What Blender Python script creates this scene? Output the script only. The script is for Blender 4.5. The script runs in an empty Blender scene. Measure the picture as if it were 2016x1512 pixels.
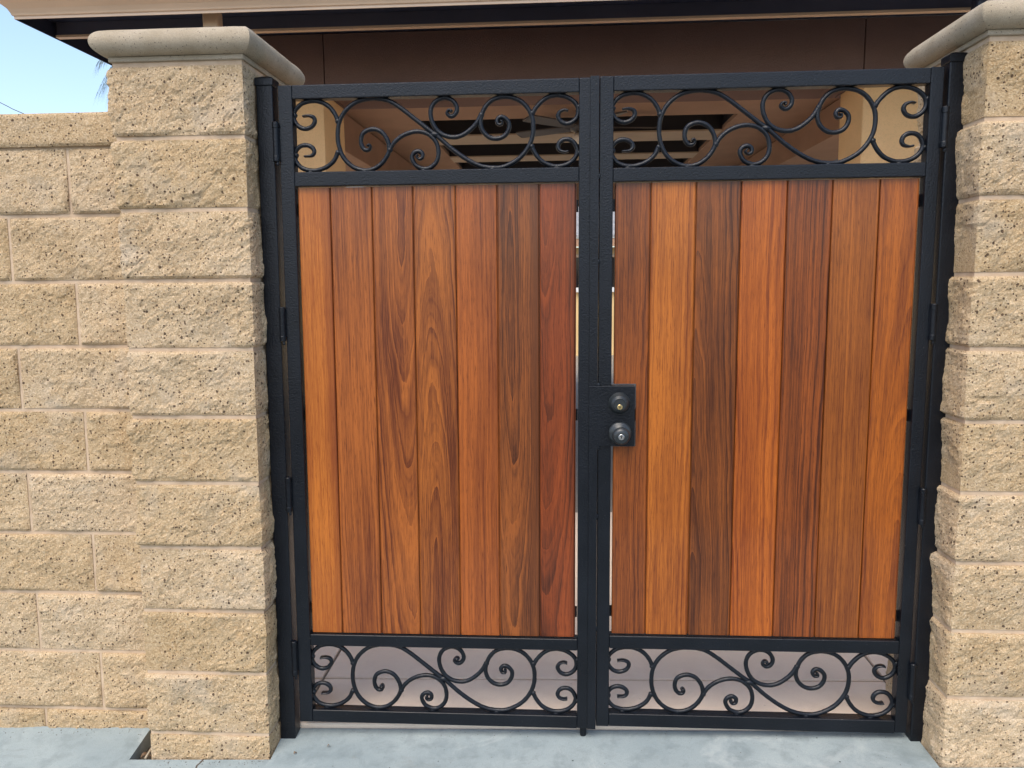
import bpy, bmesh, math, random
import numpy as np
from mathutils import Vector, Matrix, noise as mnoise

scene = bpy.context.scene
col = scene.collection

# ------------------------------------------------------------------ camera
cam_d = bpy.data.cameras.new("camera"); cam = bpy.data.objects.new("camera", cam_d); col.objects.link(cam)
cam_d.sensor_width = 36.0; cam_d.lens = 27.93; cam_d.clip_start = 0.02; cam_d.clip_end = 2000
_r = Vector((0.9979, 0.0631, -0.0094)); _f = Vector((-0.0636, 0.9897, -0.1281)).normalized()
_u = _r.cross(_f).normalized(); _r = _f.cross(_u).normalized()
cam.matrix_world = Matrix(((_r.x, _u.x, -_f.x, 0.0), (_r.y, _u.y, -_f.y, -2.3697), (_r.z, _u.z, -_f.z, 1.4358), (0, 0, 0, 1)))
scene.camera = cam

# ------------------------------------------------------------------ sky, sun, exposure
SUN_EL, SUN_AZ = math.radians(58), math.radians(200)     # hazy sun high behind the camera, a little to the left
w = bpy.data.worlds.new("World"); scene.world = w; w.use_nodes = True
wn = w.node_tree.nodes; wl = w.node_tree.links
sky = wn.new("ShaderNodeTexSky"); sky.sky_type = 'NISHITA'; sky.sun_disc = False
sky.sun_elevation = SUN_EL; sky.sun_rotation = SUN_AZ
sky.air_density = 1.0; sky.dust_density = 2.2; sky.ozone_density = 1.0
wl.new(sky.outputs[0], wn["Background"].inputs[0]); wn["Background"].inputs[1].default_value = 0.15
sun_d = bpy.data.lights.new("sun", 'SUN'); sun_d.energy = 1.15; sun_d.angle = math.radians(42); sun_d.color = (1.0, 0.92, 0.80)
sun = bpy.data.objects.new("sun", sun_d); col.objects.link(sun)
sd = Vector((math.sin(SUN_AZ) * math.cos(SUN_EL), math.cos(SUN_AZ) * math.cos(SUN_EL), math.sin(SUN_EL)))
sun.rotation_euler = (-sd).to_track_quat('-Z', 'Y').to_euler(); sun.location = sd * 60
vs = scene.view_settings
vs.view_transform = 'Standard'; vs.look = 'None'; vs.gamma = 1.0; vs.use_curve_mapping = False
vs.exposure = 1.02
scene.render.engine = 'CYCLES'
scene.render.resolution_x = 1024; scene.render.resolution_y = 768
scene.cycles.max_bounces = 6; scene.cycles.diffuse_bounces = 4; scene.cycles.glossy_bounces = 3

# ------------------------------------------------------------------ helpers
def srgb(r, g, b):
    f = lambda c: c / 12.92 if c <= 0.04045 else ((c + 0.055) / 1.055) ** 2.4
    return (f(r / 255), f(g / 255), f(b / 255), 1.0)

WORLD = {}
def warp(V):
    """the old gate and its left pier lean a few millimetres towards the right at the top"""
    V = np.array(V, float)
    k = 0.010 * np.clip((0.3 - V[:, 0]) / 1.1, 0, 1.35)
    V[:, 0] += k * (V[:, 2] - 1.0)
    return V

def tag(o, label=None, cat=None, group=None, kind=None):
    if label: o["label"] = label
    if cat: o["category"] = cat
    if group: o["group"] = group
    if kind: o["kind"] = kind
    return o

def root(name, loc, label=None, cat=None, group=None, kind=None):
    o = bpy.data.objects.new(name, None); o.empty_display_size = 0.1; col.objects.link(o)
    o.location = loc; WORLD[o.name] = Vector(loc)
    return tag(o, label, cat, group, kind)

def mk(name, V, F, mat, parent=None, origin=None, lean=False, smooth=False):
    V = warp(V) if lean else np.array(V, float)
    if origin is None:
        origin = WORLD[parent.name] if parent else Vector((0, 0, 0))
    origin = Vector(origin)
    me = bpy.data.meshes.new(name)
    me.from_pydata((V - np.array(origin)).tolist(), [], F)
    if smooth:
        me.polygons.foreach_set("use_smooth", [True] * len(me.polygons))
    if mat: me.materials.append(mat)
    me.update()
    o = bpy.data.objects.new(name, me); col.objects.link(o)
    WORLD[o.name] = origin
    if parent:
        o.parent = parent; o.location = origin - WORLD[parent.name]
    else:
        o.location = origin
    return o

def box_vf(x0, x1, y0, y1, z0, z1, bev=0.0, seg=2):
    bm = bmesh.new()
    bmesh.ops.create_cube(bm, size=1.0)
    for v in bm.verts:
        v.co = Vector(((x0 + x1) / 2 + v.co.x * (x1 - x0), (y0 + y1) / 2 + v.co.y * (y1 - y0), (z0 + z1) / 2 + v.co.z * (z1 - z0)))
    if bev > 0:
        bmesh.ops.bevel(bm, geom=bm.edges[:], offset=bev, segments=seg, profile=0.6, affect='EDGES')
    bm.verts.index_update()
    V = [v.co[:] for v in bm.verts]; F = [[v.index for v in f.verts] for f in bm.faces]
    bm.free()
    return V, F

def join_vf(parts):
    V, F = [], []
    for v, f in parts:
        o = len(V); V += [tuple(p) for p in v]; F += [[i + o for i in q] for q in f]
    return V, F

def box(name, x0, x1, y0, y1, z0, z1, mat, parent=None, bev=0.0, seg=2, lean=False, origin=None):
    V, F = box_vf(x0, x1, y0, y1, z0, z1, bev, seg)
    return mk(name, V, F, mat, parent, origin, lean)

def lathe_vf(prof, c, axis='Y', n=32, cap=True):
    """prof: list of (radius, along) ; axis Y (towards +Y) or Z"""
    V, F = [], []
    for r, a in prof:
        for i in range(n):
            t = 2 * math.pi * i / n
            if axis == 'Y': V.append((c[0] + r * math.cos(t), c[1] + a, c[2] + r * math.sin(t)))
            else: V.append((c[0] + r * math.cos(t), c[1] + r * math.sin(t), c[2] + a))
    for k in range(len(prof) - 1):
        for i in range(n):
            j = (i + 1) % n
            q = [k * n + i, k * n + j, (k + 1) * n + j, (k + 1) * n + i]
            F.append(q if axis == 'Y' else q)
    if cap:
        F.append(list(range(n))[::-1]); F.append([(len(prof) - 1) * n + i for i in range(n)])
    return V, F

def catmull(P, n=8):
    P = [np.array(p, float) for p in P]
    Q = [2 * P[0] - P[1]] + P + [2 * P[-1] - P[-2]]
    out = []
    for i in range(1, len(Q) - 2):
        for k in range(n):
            t = k / n
            a, b, c, d = Q[i - 1], Q[i], Q[i + 1], Q[i + 2]
            out.append(0.5 * (2 * b + (c - a) * t + (2 * a - 5 * b + 4 * c - d) * t * t + (3 * b - a - 3 * c + d) * t ** 3))
    out.append(P[-1])
    return np.array(out)

def tube_vf(pts, rad, sides=8):
    """round tube along a 3-D polyline; rad: number or list"""
    pts = np.array(pts, float); n = len(pts)
    rad = np.full(n, rad) if np.isscalar(rad) else np.array(rad)
    V, F = [], []
    up = np.array((0.31, 0.17, 0.93))
    for i in range(n):
        t = pts[min(i + 1, n - 1)] - pts[max(i - 1, 0)]; t /= np.linalg.norm(t) + 1e-12
        a = np.cross(t, up); a /= np.linalg.norm(a) + 1e-12; b = np.cross(t, a)
        for k in range(sides):
            th = 2 * math.pi * k / sides
            V.append(pts[i] + rad[i] * (math.cos(th) * a + math.sin(th) * b))
    for i in range(n - 1):
        for k in range(sides):
            l = (k + 1) % sides
            F.append([i * sides + k, i * sides + l, (i + 1) * sides + l, (i + 1) * sides + k])
    F.append(list(range(sides))[::-1]); F.append([(n - 1) * sides + k for k in range(sides)])
    return V, F

def prism_x(prof, x0, x1, mx0=None):
    """profile [(y,z)] extruded along X; mx0(y,z)-> extra x at the left end (mitre)"""
    n = len(prof); V = []
    for y, z in prof: V.append((x0 + (mx0(y, z) if mx0 else 0), y, z))
    for y, z in prof: V.append((x1, y, z))
    F = [[i, (i + 1) % n, n + (i + 1) % n, n + i] for i in range(n)]
    F.append(list(range(n))[::-1]); F.append([n + i for i in range(n)])
    return V, F

# ------------------------------------------------------------------ node helpers
class NT:
    def __init__(s, name):
        s.m = bpy.data.materials.new(name); s.m.use_nodes = True
        s.n = s.m.node_tree.nodes; s.l = s.m.node_tree.links
        s.b = s.n["Principled BSDF"]
        s.tc = s.n.new("ShaderNodeTexCoord")
    def link(s, a, b): s.l.new(a, b)
    def setin(s, sock, v):
        if hasattr(v, "is_output") or isinstance(v, bpy.types.NodeSocket): s.l.new(v, sock)
        else: sock.default_value = v
    def mapping(s, scale=(1, 1, 1), loc=(0, 0, 0), src=None):
        m = s.n.new("ShaderNodeMapping"); s.l.new(src or s.tc.outputs["Object"], m.inputs[0])
        m.inputs["Scale"].default_value = scale; m.inputs["Location"].default_value = loc
        return m.outputs[0]
    def noise(s, vec, scale, detail=4, rough=0.55, dist=0.0):
        t = s.n.new("ShaderNodeTexNoise"); s.l.new(vec, t.inputs["Vector"])
        t.inputs["Scale"].default_value = scale; t.inputs["Detail"].default_value = detail
        t.inputs["Roughness"].default_value = rough; t.inputs["Distortion"].default_value = dist
        return t.outputs[0]
    def noise1(s, wv, scale, detail=4, rough=0.6):
        t = s.n.new("ShaderNodeTexNoise"); t.noise_dimensions = '1D'; s.l.new(wv, t.inputs["W"])
        t.inputs["Scale"].default_value = scale; t.inputs["Detail"].default_value = detail; t.inputs["Roughness"].default_value = rough
        return t.outputs[0]
    def voro(s, vec, scale):
        t = s.n.new("ShaderNodeTexVoronoi"); s.l.new(vec, t.inputs["Vector"]); t.inputs["Scale"].default_value = scale
        return t.outputs["Distance"], t.outputs["Color"]
    def math(s, op, a, b=0.0, c=0.0, clamp=False):
        t = s.n.new("ShaderNodeMath"); t.operation = op; t.use_clamp = clamp
        for i, v in enumerate((a, b, c)): s.setin(t.inputs[i], v)
        return t.outputs[0]
    def ramp(s, fac, stops):
        t = s.n.new("ShaderNodeValToRGB"); s.l.new(fac, t.inputs[0])
        e = t.color_ramp.elements
        while len(e) < len(stops): e.new(0.5)
        for k, (p, c) in enumerate(stops):
            e[k].position = p; e[k].color = c if len(c) == 4 else (*c, 1)
        return t.outputs[0]
    def rangef(s, v, a, b, c, d):
        t = s.n.new("ShaderNodeMapRange"); s.setin(t.inputs[0], v)
        for i, q in enumerate((a, b, c, d)): t.inputs[i + 1].default_value = q
        return t.outputs[0]
    def mix(s, fac, a, b, mode='MIX'):
        t = s.n.new("ShaderNodeMix"); t.data_type = 'RGBA'; t.blend_type = mode
        s.setin(t.inputs[0], fac); s.setin(t.inputs[6], a); s.setin(t.inputs[7], b)
        return t.outputs[2]
    def sep(s, vec):
        t = s.n.new("ShaderNodeSeparateXYZ"); s.l.new(vec, t.inputs[0]); return t.outputs
    def comb(s, x, y, z):
        t = s.n.new("ShaderNodeCombineXYZ")
        for i, v in enumerate((x, y, z)): s.setin(t.inputs[i], v)
        return t.outputs[0]
    def random(s):
        t = s.n.new("ShaderNodeObjectInfo"); return t.outputs["Random"]
    def bump(s, h, dist, strength=1.0, prev=None):
        t = s.n.new("ShaderNodeBump"); s.l.new(h, t.inputs["Height"])
        t.inputs["Distance"].default_value = dist; t.inputs["Strength"].default_value = strength
        if prev: s.l.new(prev, t.inputs["Normal"])
        return t.outputs[0]
    def out(s, color=None, rough=None, normal=None, metal=None, spec=None, coat=None, coat_rough=None):
        b = s.b.inputs
        for k, v in (("Base Color", color), ("Roughness", rough), ("Normal", normal), ("Metallic", metal), ("Specular IOR Level", spec), ("Coat Weight", coat), ("Coat Roughness", coat_rough)):
            if v is not None: s.setin(b[k], v)
        return s.m

# ------------------------------------------------------------------ materials
def m_block():
    t = NT("split_face_block"); P = t.tc.outputs["Object"]
    rnd = t.random()
    big = t.noise(P, 7, 5, 0.6); med = t.noise(P, 45, 6, 0.7); fine = t.noise(P, 210, 4, 0.75)
    c = t.ramp(big, [(0.28, (0.53, 0.365, 0.195)), (0.5, (0.615, 0.440, 0.250)), (0.72, (0.68, 0.505, 0.310))])
    c = t.mix(t.rangef(med, 0.38, 0.62, 0, 0.50), c, (0.46, 0.30, 0.148, 1))
    c = t.mix(t.rangef(fine, 0.50, 0.66, 0, 0.85), c, (0.86, 0.68, 0.45, 1))
    c = t.mix(t.rangef(fine, 0.34, 0.47, 0.55, 0), c, (0.30, 0.19, 0.095, 1))
    wash = t.noise(P, 5.5, 5, 0.65, 0.5)
    c = t.mix(t.rangef(wash, 0.52, 0.70, 0, 0.5), c, (0.58, 0.48, 0.36, 1))
    # chips of dark aggregate, large and small
    Pd = t.n.new("ShaderNodeVectorMath"); Pd.operation = 'ADD'
    nz = t.n.new("ShaderNodeTexNoise"); nz.inputs["Scale"].default_value = 130; nz.inputs["Detail"].default_value = 2
    t.link(P, nz.inputs["Vector"])
    sc = t.n.new("ShaderNodeVectorMath"); sc.operation = 'SCALE'; sc.inputs[3].default_value = 0.006
    t.link(nz.outputs["Color"], sc.inputs[0]); t.link(P, Pd.inputs[0]); t.link(sc.outputs[0], Pd.inputs[1])
    hs = []
    for scale, k in ((60, 0.27), (120, 0.36)):
        d, vc = t.voro(Pd.outputs[0], scale)
        r = t.sep(vc)[0]
        lim = t.math('MULTIPLY', t.math('POWER', r, 2.0), k)
        hs.append(t.math('LESS_THAN', d, lim))
    spot = t.math('MAXIMUM', hs[0], hs[1])
    c = t.mix(t.math('MULTIPLY', spot, 0.88), c, (0.075, 0.042, 0.026, 1))
    hv = t.n.new("ShaderNodeHueSaturation"); t.link(c, hv.inputs["Color"])
    t.link(t.rangef(rnd, 0, 1, 0.87, 0.99), hv.inputs["Value"]); t.link(t.rangef(rnd, 0, 1, 1.04, 0.92), hv.inputs["Saturation"])
    b = t.bump(t.math('SUBTRACT', med, t.math('MULTIPLY', spot, 0.5)), 0.006, 0.65)
    b = t.bump(fine, 0.0060, 0.9, b)
    return t.out(hv.outputs[0], 0.95, b, spec=0.25)

def m_mortar():
    t = NT("mortar"); P = t.tc.outputs["Object"]
    n = t.noise(P, 25, 5); f = t.noise(P, 400, 4, 0.7)
    c = t.ramp(n, [(0.3, (0.47, 0.34, 0.225)), (0.7, (0.60, 0.455, 0.315))])
    return t.out(c, 0.95, t.bump(f, 0.0012, 0.6, t.bump(n, 0.004, 0.6)), spec=0.2)

def m_cap():
    t = NT("cast_concrete_cap"); P = t.tc.outputs["Object"]
    n = t.noise(P, 12, 5, 0.6); f = t.noise(P, 320, 5, 0.7); d, vc = t.voro(P, 170)
    pit = t.math('LESS_THAN', d, t.math('MULTIPLY', t.math('POWER', t.sep(vc)[0], 3.5), 0.36))
    c = t.ramp(n, [(0.3, (0.35, 0.285, 0.195)), (0.7, (0.46, 0.385, 0.285))])
    c = t.mix(t.rangef(f, 0.35, 0.6, 0.4, 0), c, (0.20, 0.165, 0.115, 1))
    c = t.mix(t.math('MULTIPLY', pit, 0.7), c, (0.10, 0.085, 0.065, 1))
    return t.out(c, 0.9, t.bump(f, 0.0022, 0.8), spec=0.25)

def m_steel():
    t = NT("black_powder_coat"); P = t.tc.outputs["Object"]
    n = t.noise(P, 200, 2, 0.5, 0.6); big = t.noise(P, 6, 3)
    d, vc = t.voro(P, 55)
    dust = t.math('LESS_THAN', d, t.math('MULTIPLY', t.math('POWER', t.sep(vc)[1], 9), 0.085))
    c = t.mix(t.rangef(big, 0.35, 0.7, 0, 1), (0.0030, 0.0044, 0.0072, 1), (0.0050, 0.0070, 0.0110, 1))  # blue in the base colour stands in for reflected sky
    c = t.mix(t.math('MULTIPLY', dust, 0.5), c, (0.25, 0.24, 0.22, 1))
    return t.out(c, t.rangef(big, 0.3, 0.7, 0.27, 0.37), t.bump(n, 0.0018, 0.6), spec=0.34)

def m_plain(name, rgb, rough=0.6, metal=0.0, bump_scale=0, bump_d=0.001, var=0.0, spec=0.5):
    t = NT(name); P = t.tc.outputs["Object"]
    c = (*rgb, 1)
    if var:
        n = t.noise(P, 5, 5, 0.6)
        c = t.mix(t.rangef(n, 0.3, 0.7, 0, 1), tuple(v * (1 - var) for v in rgb) + (1,), tuple(min(1, v * (1 + var)) for v in rgb) + (1,))
    nb = t.bump(t.noise(P, bump_scale, 4, 0.65), bump_d, 0.7) if bump_scale else None
    return t.out(c, rough, nb, metal, spec)

def m_stucco(name, rgb, speck=0.35):
    t = NT(name); P = t.tc.outputs["Object"]
    n = t.noise(P, 170, 5, 0.7); g = t.noise(P, 2.5, 4)
    c = t.mix(t.rangef(g, 0.3, 0.7, 0, 1), tuple(v * 0.9 for v in rgb) + (1,), tuple(min(1, v * 1.08) for v in rgb) + (1,))
    c = t.mix(t.rangef(n, 0.3, 0.5, speck, 0), c, tuple(v * 0.55 for v in rgb) + (1,))
    return t.out(c, 0.92, t.bump(n, 0.004, 0.7), spec=0.2)

def m_concrete(name, a, b, dark, bump=0.0015, spots=0.5, MOTTLE=0.3, stain=False):
    t = NT(name); P = t.tc.outputs["Object"]
    big = t.noise(P, 2.2, 6, 0.62, 0.4); mid = t.noise(P, 14, 6, 0.65, 0.3); f = t.noise(P, 420, 4, 0.7)
    c = t.mix(t.rangef(big, 0.32, 0.68, 0, 1), (*a, 1), (*b, 1))
    c = t.mix(t.rangef(mid, 0.30, 0.52, MOTTLE, 0), c, (*dark, 1))
    c = t.mix(t.rangef(f, 0.32, 0.5, 0.5, 0), c, (*dark, 1))
    if stain:      # old water and rust marks, scuffs
        s1 = t.noise(P, 3.1, 7, 0.7, 1.2); s2 = t.noise(t.mapping((9, 26, 9)), 1.0, 5, 0.65, 0.6)
        c = t.mix(t.rangef(s1, 0.56, 0.68, 0, 0.42), c, (0.44, 0.47, 0.45, 1))
        c = t.mix(t.rangef(s1, 0.30, 0.40, 0.45, 0), c, (0.20, 0.20, 0.175, 1))
        c = t.mix(t.rangef(s2, 0.60, 0.72, 0, 0.35), c, (0.17, 0.19, 0.185, 1))
    d, vc = t.voro(P, 34)
    sp = t.math('LESS_THAN', d, t.math('MULTIPLY', t.math('POWER', t.sep(vc)[0], 8), 0.13))
    c = t.mix(t.math('MULTIPLY', sp, spots), c, tuple(v * 0.3 for v in dark) + (1,))
    return t.out(c, t.rangef(mid, 0.3, 0.7, 0.72, 0.92), t.bump(f, bump, 0.5, t.bump(mid, 0.003, 0.35)), spec=0.3)

def m_wood(name, light, dark, seed, x0=0.0, y0=0.05, k=0.03, zc=0.7, freq=95, contrast=1.0, wav=0.012, red=0.0, edge=None):
    """sawn board: growth rings cut by the board's face; z runs along the board, x across it (metres)"""
    t = NT(name); P = t.tc.outputs["Object"]
    s = t.sep(P); X, Y, Z = s[0], s[1], s[2]
    lo = (seed * 3.7, seed * 1.3, seed * 5.1)
    wv = t.n.new("ShaderNodeTexNoise"); t.link(t.mapping((3.2, 3.2, 1.5), lo), wv.inputs["Vector"])
    wv.inputs["Scale"].default_value = 1.0; wv.inputs["Detail"].default_value = 3; wv.inputs["Roughness"].default_value = 0.5
    ws = t.sep(wv.outputs["Color"])
    wob = t.noise(t.mapping((26, 26, 6), lo), 1.0, 4, 0.55)
    xx = t.math('ADD', t.math('SUBTRACT', X, x0), t.math('MULTIPLY', t.math('SUBTRACT', ws[0], 0.5), wav * 4))
    zz = t.math('MULTIPLY', t.math('SUBTRACT', Z, zc), k)
    yy = t.math('ADD', t.math('ADD', t.math('ADD', Y, y0), zz), t.math('MULTIPLY', t.math('SUBTRACT', ws[1], 0.5), wav * 5))
    r = t.math('SQRT', t.math('ADD', t.math('MULTIPLY', xx, xx), t.math('MULTIPLY', yy, yy)))
    r = t.math('ADD', r, t.math('MULTIPLY', t.math('SUBTRACT', wob, 0.5), 0.0075))
    ring = t.noise1(r, freq, 5, 0.66)
    saw = t.math('FRACT', t.math('MULTIPLY', r, freq * 1.15))
    line = t.math('POWER', saw, 5.0)
    pale = t.math('POWER', t.math('SUBTRACT', 1.0, saw), 9.0)
    fib = t.noise(t.mapping((300, 300, 4.5), lo), 1.0, 5, 0.72)
    pore = t.noise(t.mapping((640, 640, 22), lo), 1.0, 3, 0.65)
    patch = t.noise(t.mapping((13, 13, 1.5), (lo[1], lo[2], lo[0])), 1.0, 5, 0.6)
    f = t.math('ADD', t.rangef(ring, 0.28, 0.72, -0.02, 0.88 * contrast), t.math('MULTIPLY', line, 0.24 * contrast))
    f = t.math('SUBTRACT', f, t.math('MULTIPLY', pale, 0.34 * contrast))
    f = t.math('ADD', f, t.rangef(fib, 0.28, 0.72, -0.38, 0.40))
    f = t.math('ADD', f, t.rangef(patch, 0.28, 0.72, -0.38, 0.46), clamp=True)
    mid = tuple(0.55 * a + 0.45 * b for a, b in zip(light, dark))
    hi = tuple(min(1, v * q) for v, q in zip(light[:3], (1.22, 1.24, 1.2))) + (1,)
    lo_ = tuple(v * q for v, q in zip(dark[:3], (0.60, 0.50, 0.44))) + (1,)
    c = t.ramp(f, [(0.0, hi), (0.22, light), (0.50, mid), (0.80, dark), (1.0, lo_)])
    pal = t.mix(t.rangef(pore, 0.54, 0.68, 0, 0.85), c, lo_)
    pal = t.mix(t.rangef(pore, 0.26, 0.42, 0.35, 0), pal, hi)
    if edge:
        e = t.rangef(t.math('ADD', X, t.math('MULTIPLY', t.math('SUBTRACT', ws[2], 0.5), 0.05)), edge[0], edge[1], 0, 0.8)
        pal = t.mix(e, pal, edge[2])
    b = t.bump(t.math('SUBTRACT', fib, t.math('MULTIPLY', pore, 0.8)), 0.0009, 0.4)
    return t.out(pal, t.rangef(fib, 0.3, 0.7, 0.36, 0.50), b, spec=0.26, coat=0.32, coat_rough=0.12)

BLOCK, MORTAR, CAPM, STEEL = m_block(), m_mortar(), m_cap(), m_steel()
CONC = m_concrete("sidewalk_concrete", (0.225, 0.272, 0.278), (0.325, 0.372, 0.365), (0.135, 0.165, 0.168), spots=0.85, MOTTLE=0.5, stain=True)
PINK = m_concrete("patio_concrete", (0.86, 0.70, 0.545), (0.90, 0.745, 0.59), (0.72, 0.565, 0.44), spots=0.25)
SOIL = m_concrete("soil", (0.07, 0.055, 0.04), (0.13, 0.10, 0.075), (0.02, 0.016, 0.012), bump=0.01, spots=0.2)
ASPH = m_concrete("asphalt", (0.045, 0.045, 0.046), (0.062, 0.061, 0.060), (0.028, 0.028, 0.029), bump=0.004, spots=0.2)
GROUNDM = m_concrete("ground_concrete", (0.24, 0.21, 0.17), (0.30, 0.265, 0.215), (0.18, 0.155, 0.125))
TAN = m_stucco("tan_stucco", (0.80, 0.49, 0.23))
BROWN = m_stucco("brown_stucco", (0.18, 0.112, 0.090), 0.5)
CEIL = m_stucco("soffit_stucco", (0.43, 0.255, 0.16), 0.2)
GUTTER = m_plain("tan_painted_metal", (0.60, 0.435, 0.29), 0.36, 0.0, 30, 0.0006, 0.06)
SLATE = m_plain("dark_paint_and_shade", (0.022, 0.027, 0.050), 0.34, 0.0, 30, 0.0006, 0.1)
FASC = m_plain("grey_painted_fascia", (0.085, 0.090, 0.125), 0.30, 0.0, 30, 0.0006, 0.1)
DARKW = m_plain("dark_wood_and_shade", (0.018, 0.013, 0.012), 0.6, 0.0, 40, 0.001, 0.2)
BEAMT = m_plain("tan_painted_beam", (0.48, 0.34, 0.22), 0.6, 0.0, 40, 0.001, 0.08)
BRONZE = m_plain("bronze_lock", (0.020, 0.024, 0.026), 0.33, 0.0, 0, 0, 0)
BRASS = m_plain("brass", (0.72, 0.56, 0.27), 0.28, 1.0)
NICKEL = m_plain("nickel", (0.72, 0.72, 0.70), 0.25, 1.0)
BLACKH = m_plain("keyhole_black", (0.004, 0.004, 0.004), 0.8)
YELLOW = m_stucco("yellow_stucco", (0.72, 0.50, 0.24))
WHITE = m_plain("white_paint", (0.75, 0.73, 0.70), 0.5)
GLASSD = m_plain("dark_glass", (0.01, 0.011, 0.013), 0.08)
ROOFT = m_plain("grey_roof_tile", (0.28, 0.27, 0.26), 0.85, 0, 30, 0.01, 0.25)
LEAF = m_plain("palm_leaf", (0.055, 0.085, 0.045), 0.5, 0, 0, 0, 0.2)
BARK = m_plain("palm_bark", (0.16, 0.12, 0.085), 0.9, 0, 40, 0.01, 0.25)
DRY = m_plain("dry_leaf_brown", (0.16, 0.095, 0.05), 0.8, 0, 90, 0.002, 0.3)
FANM = m_plain("fan_metal", (0.05, 0.045, 0.042), 0.4)
FANB = m_plain("fan_blade_grey", (0.10, 0.088, 0.078), 0.5)
GLOBE = m_plain("frosted_globe", (0.75, 0.68, 0.55), 0.4)

# ------------------------------------------------------------------ ground
def gz(x, y):
    xc = min(max(x, -2.2), 2.2); yc = min(max(y, -0.3), 0.1)
    return -0.010 + 0.024 * xc + yc * (0.08 - 0.07 * xc)

tag(mk("ground", [(-300, -300, -0.14), (300, -300, -0.14), (300, 300, -0.14), (-300, 300, -0.14)], [[0, 1, 2, 3]], GROUNDM), kind="structure")

def sidewalk():
    xs = [-40, -6, -3, -2.2, -1.8, -1.377, -0.917, -0.6, -0.2, 0.2, 0.6, 0.9, 1.098, 1.53, 1.8, 2.2, 4, 40]
    ys = [-1.95, -1.4, -1, -0.6, -0.3, -0.139, -0.100, -0.05, 0.0, 0.044]
    holes = [(-1.377, -0.917, -0.100), (1.098, 1.53, -0.139)]        # the piers and the open gap beside the left one
    V, F, id_ = [], [], {}
    def vid(x, y, d=0.0):
        key = (x, y, d)
        if key not in id_:
            id_[key] = len(V); V.append((x, y, gz(x, y) - d))
        return id_[key]
    use = {}
    for i in range(len(xs) - 1):
        for j in range(len(ys) - 1):
            if any(xs[i] >= h[0] - 1e-6 and xs[i + 1] <= h[1] + 1e-6 and ys[j] >= h[2] - 1e-6 for h in holes): continue
            q = [(xs[i], ys[j]), (xs[i + 1], ys[j]), (xs[i + 1], ys[j + 1]), (xs[i], ys[j + 1])]
            F.append([vid(*p) for p in q])
            for p, r_ in zip(q, q[1:] + q[:1]): use.setdefault(frozenset((p, r_)), []).append((p, r_))
    for e_, l in use.items():
        if len(l) == 1:
            p, r_ = l[0]; F.append([vid(*r_), vid(*p), vid(*p, 0.10), vid(*r_, 0.10)])
    return V, F
V, F = sidewalk()
walk = tag(mk("sidewalk", V, F, CONC), kind="structure")

# kerb and street behind the camera
box("kerb", -40, 40, -2.12, -1.951, -0.30, -0.012, CONC, None, 0.012, 2)["kind"] = "structure"
tag(mk("road", [(-60, -14, -0.132), (60, -14, -0.132), (60, -2.10, -0.132), (-60, -2.10, -0.132)], [[0, 1, 2, 3]], ASPH), kind="structure")

# hairline crack from the pier's foot towards the kerb, dark with dirt
cr = [(-1.134, -0.098), (-1.137, -0.112), (-1.143, -0.125), (-1.141, -0.14), (-1.150, -0.158), (-1.149, -0.175), (-1.158, -0.20)]
V, F = [], []
for k, (x, y) in enumerate(cr):
    wd = 0.0022 * (1 - 0.6 * k / len(cr)) + 0.0006
    V += [(x - wd, y, gz(x, y) + 0.0008), (x + wd, y, gz(x, y) + 0.0008)]
F = [[2 * k, 2 * k + 1, 2 * k + 3, 2 * k + 2] for k in range(len(cr) - 1)]
mk("crack", V, F, SOIL, walk)

# soil in the gap that was left open beside the pier
n = 14; V, F = [], []
for i in range(n + 1):
    for j in range(n + 1):
        x = -1.40 + 0.13 * i / n; y = -0.11 + 0.17 * j / n
        V.append((x, y, -0.095 + 0.02 * mnoise.noise(Vector((x * 40, y * 40, 3.0)))))
for i in range(n):
    for j in range(n):
        a = i * (n + 1) + j; F.append([a, a + n + 1, a + n + 2, a + 1])
tag(mk("soil", V, F, SOIL, smooth=True), kind="structure")

# pinkish patio slabs behind the gate, cut by straight joints
fz = lambda x: 0.003 + 0.018 * min(max(x, -2.0), 2.0)
V, F = [], []
bx = [-6.0, -2.0, 2.0, 6.0]; by = [0.060, 13.0]
for x in bx:
    for y in by: V.append((x, y, fz(x) - 0.012))
for i in range(3): F.append([2 * i, 2 * i + 2, 2 * i + 3, 2 * i + 1])
patio = tag(mk("patio_floor", V, F, GROUNDM), kind="structure")
jx = [-4.9, -2.9, -0.886, 1.139, 3.15, 5.15]; jy = [0.046, 0.358, 1.35, 2.46]
for i in range(len(jx) - 1):
    for j in range(len(jy) - 1):
        g = 0.0055
        x0, x1, y0, y1 = jx[i] + g, jx[i + 1] - g, jy[j] + g, jy[j + 1] - g
        b = 0.004
        V = []
        for x, y, d in [(x0, y0, .07), (x1, y0, .07), (x1, y1, .07), (x0, y1, .07), (x0, y0, b), (x1, y0, b), (x1, y1, b), (x0, y1, b),
                        (x0 + b, y0 + b, 0), (x1 - b, y0 + b, 0), (x1 - b, y1 - b, 0), (x0 + b, y1 - b, 0)]:
            V.append((x, y, fz(x) - d))
        F = []
        for l in (0, 4):
            for k in range(4): F.append([l + k, l + (k + 1) % 4, l + 4 + (k + 1) % 4, l + 4 + k])
        F.append([8, 9, 10, 11])
        mk("slab", V, F, PINK, patio)

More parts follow.
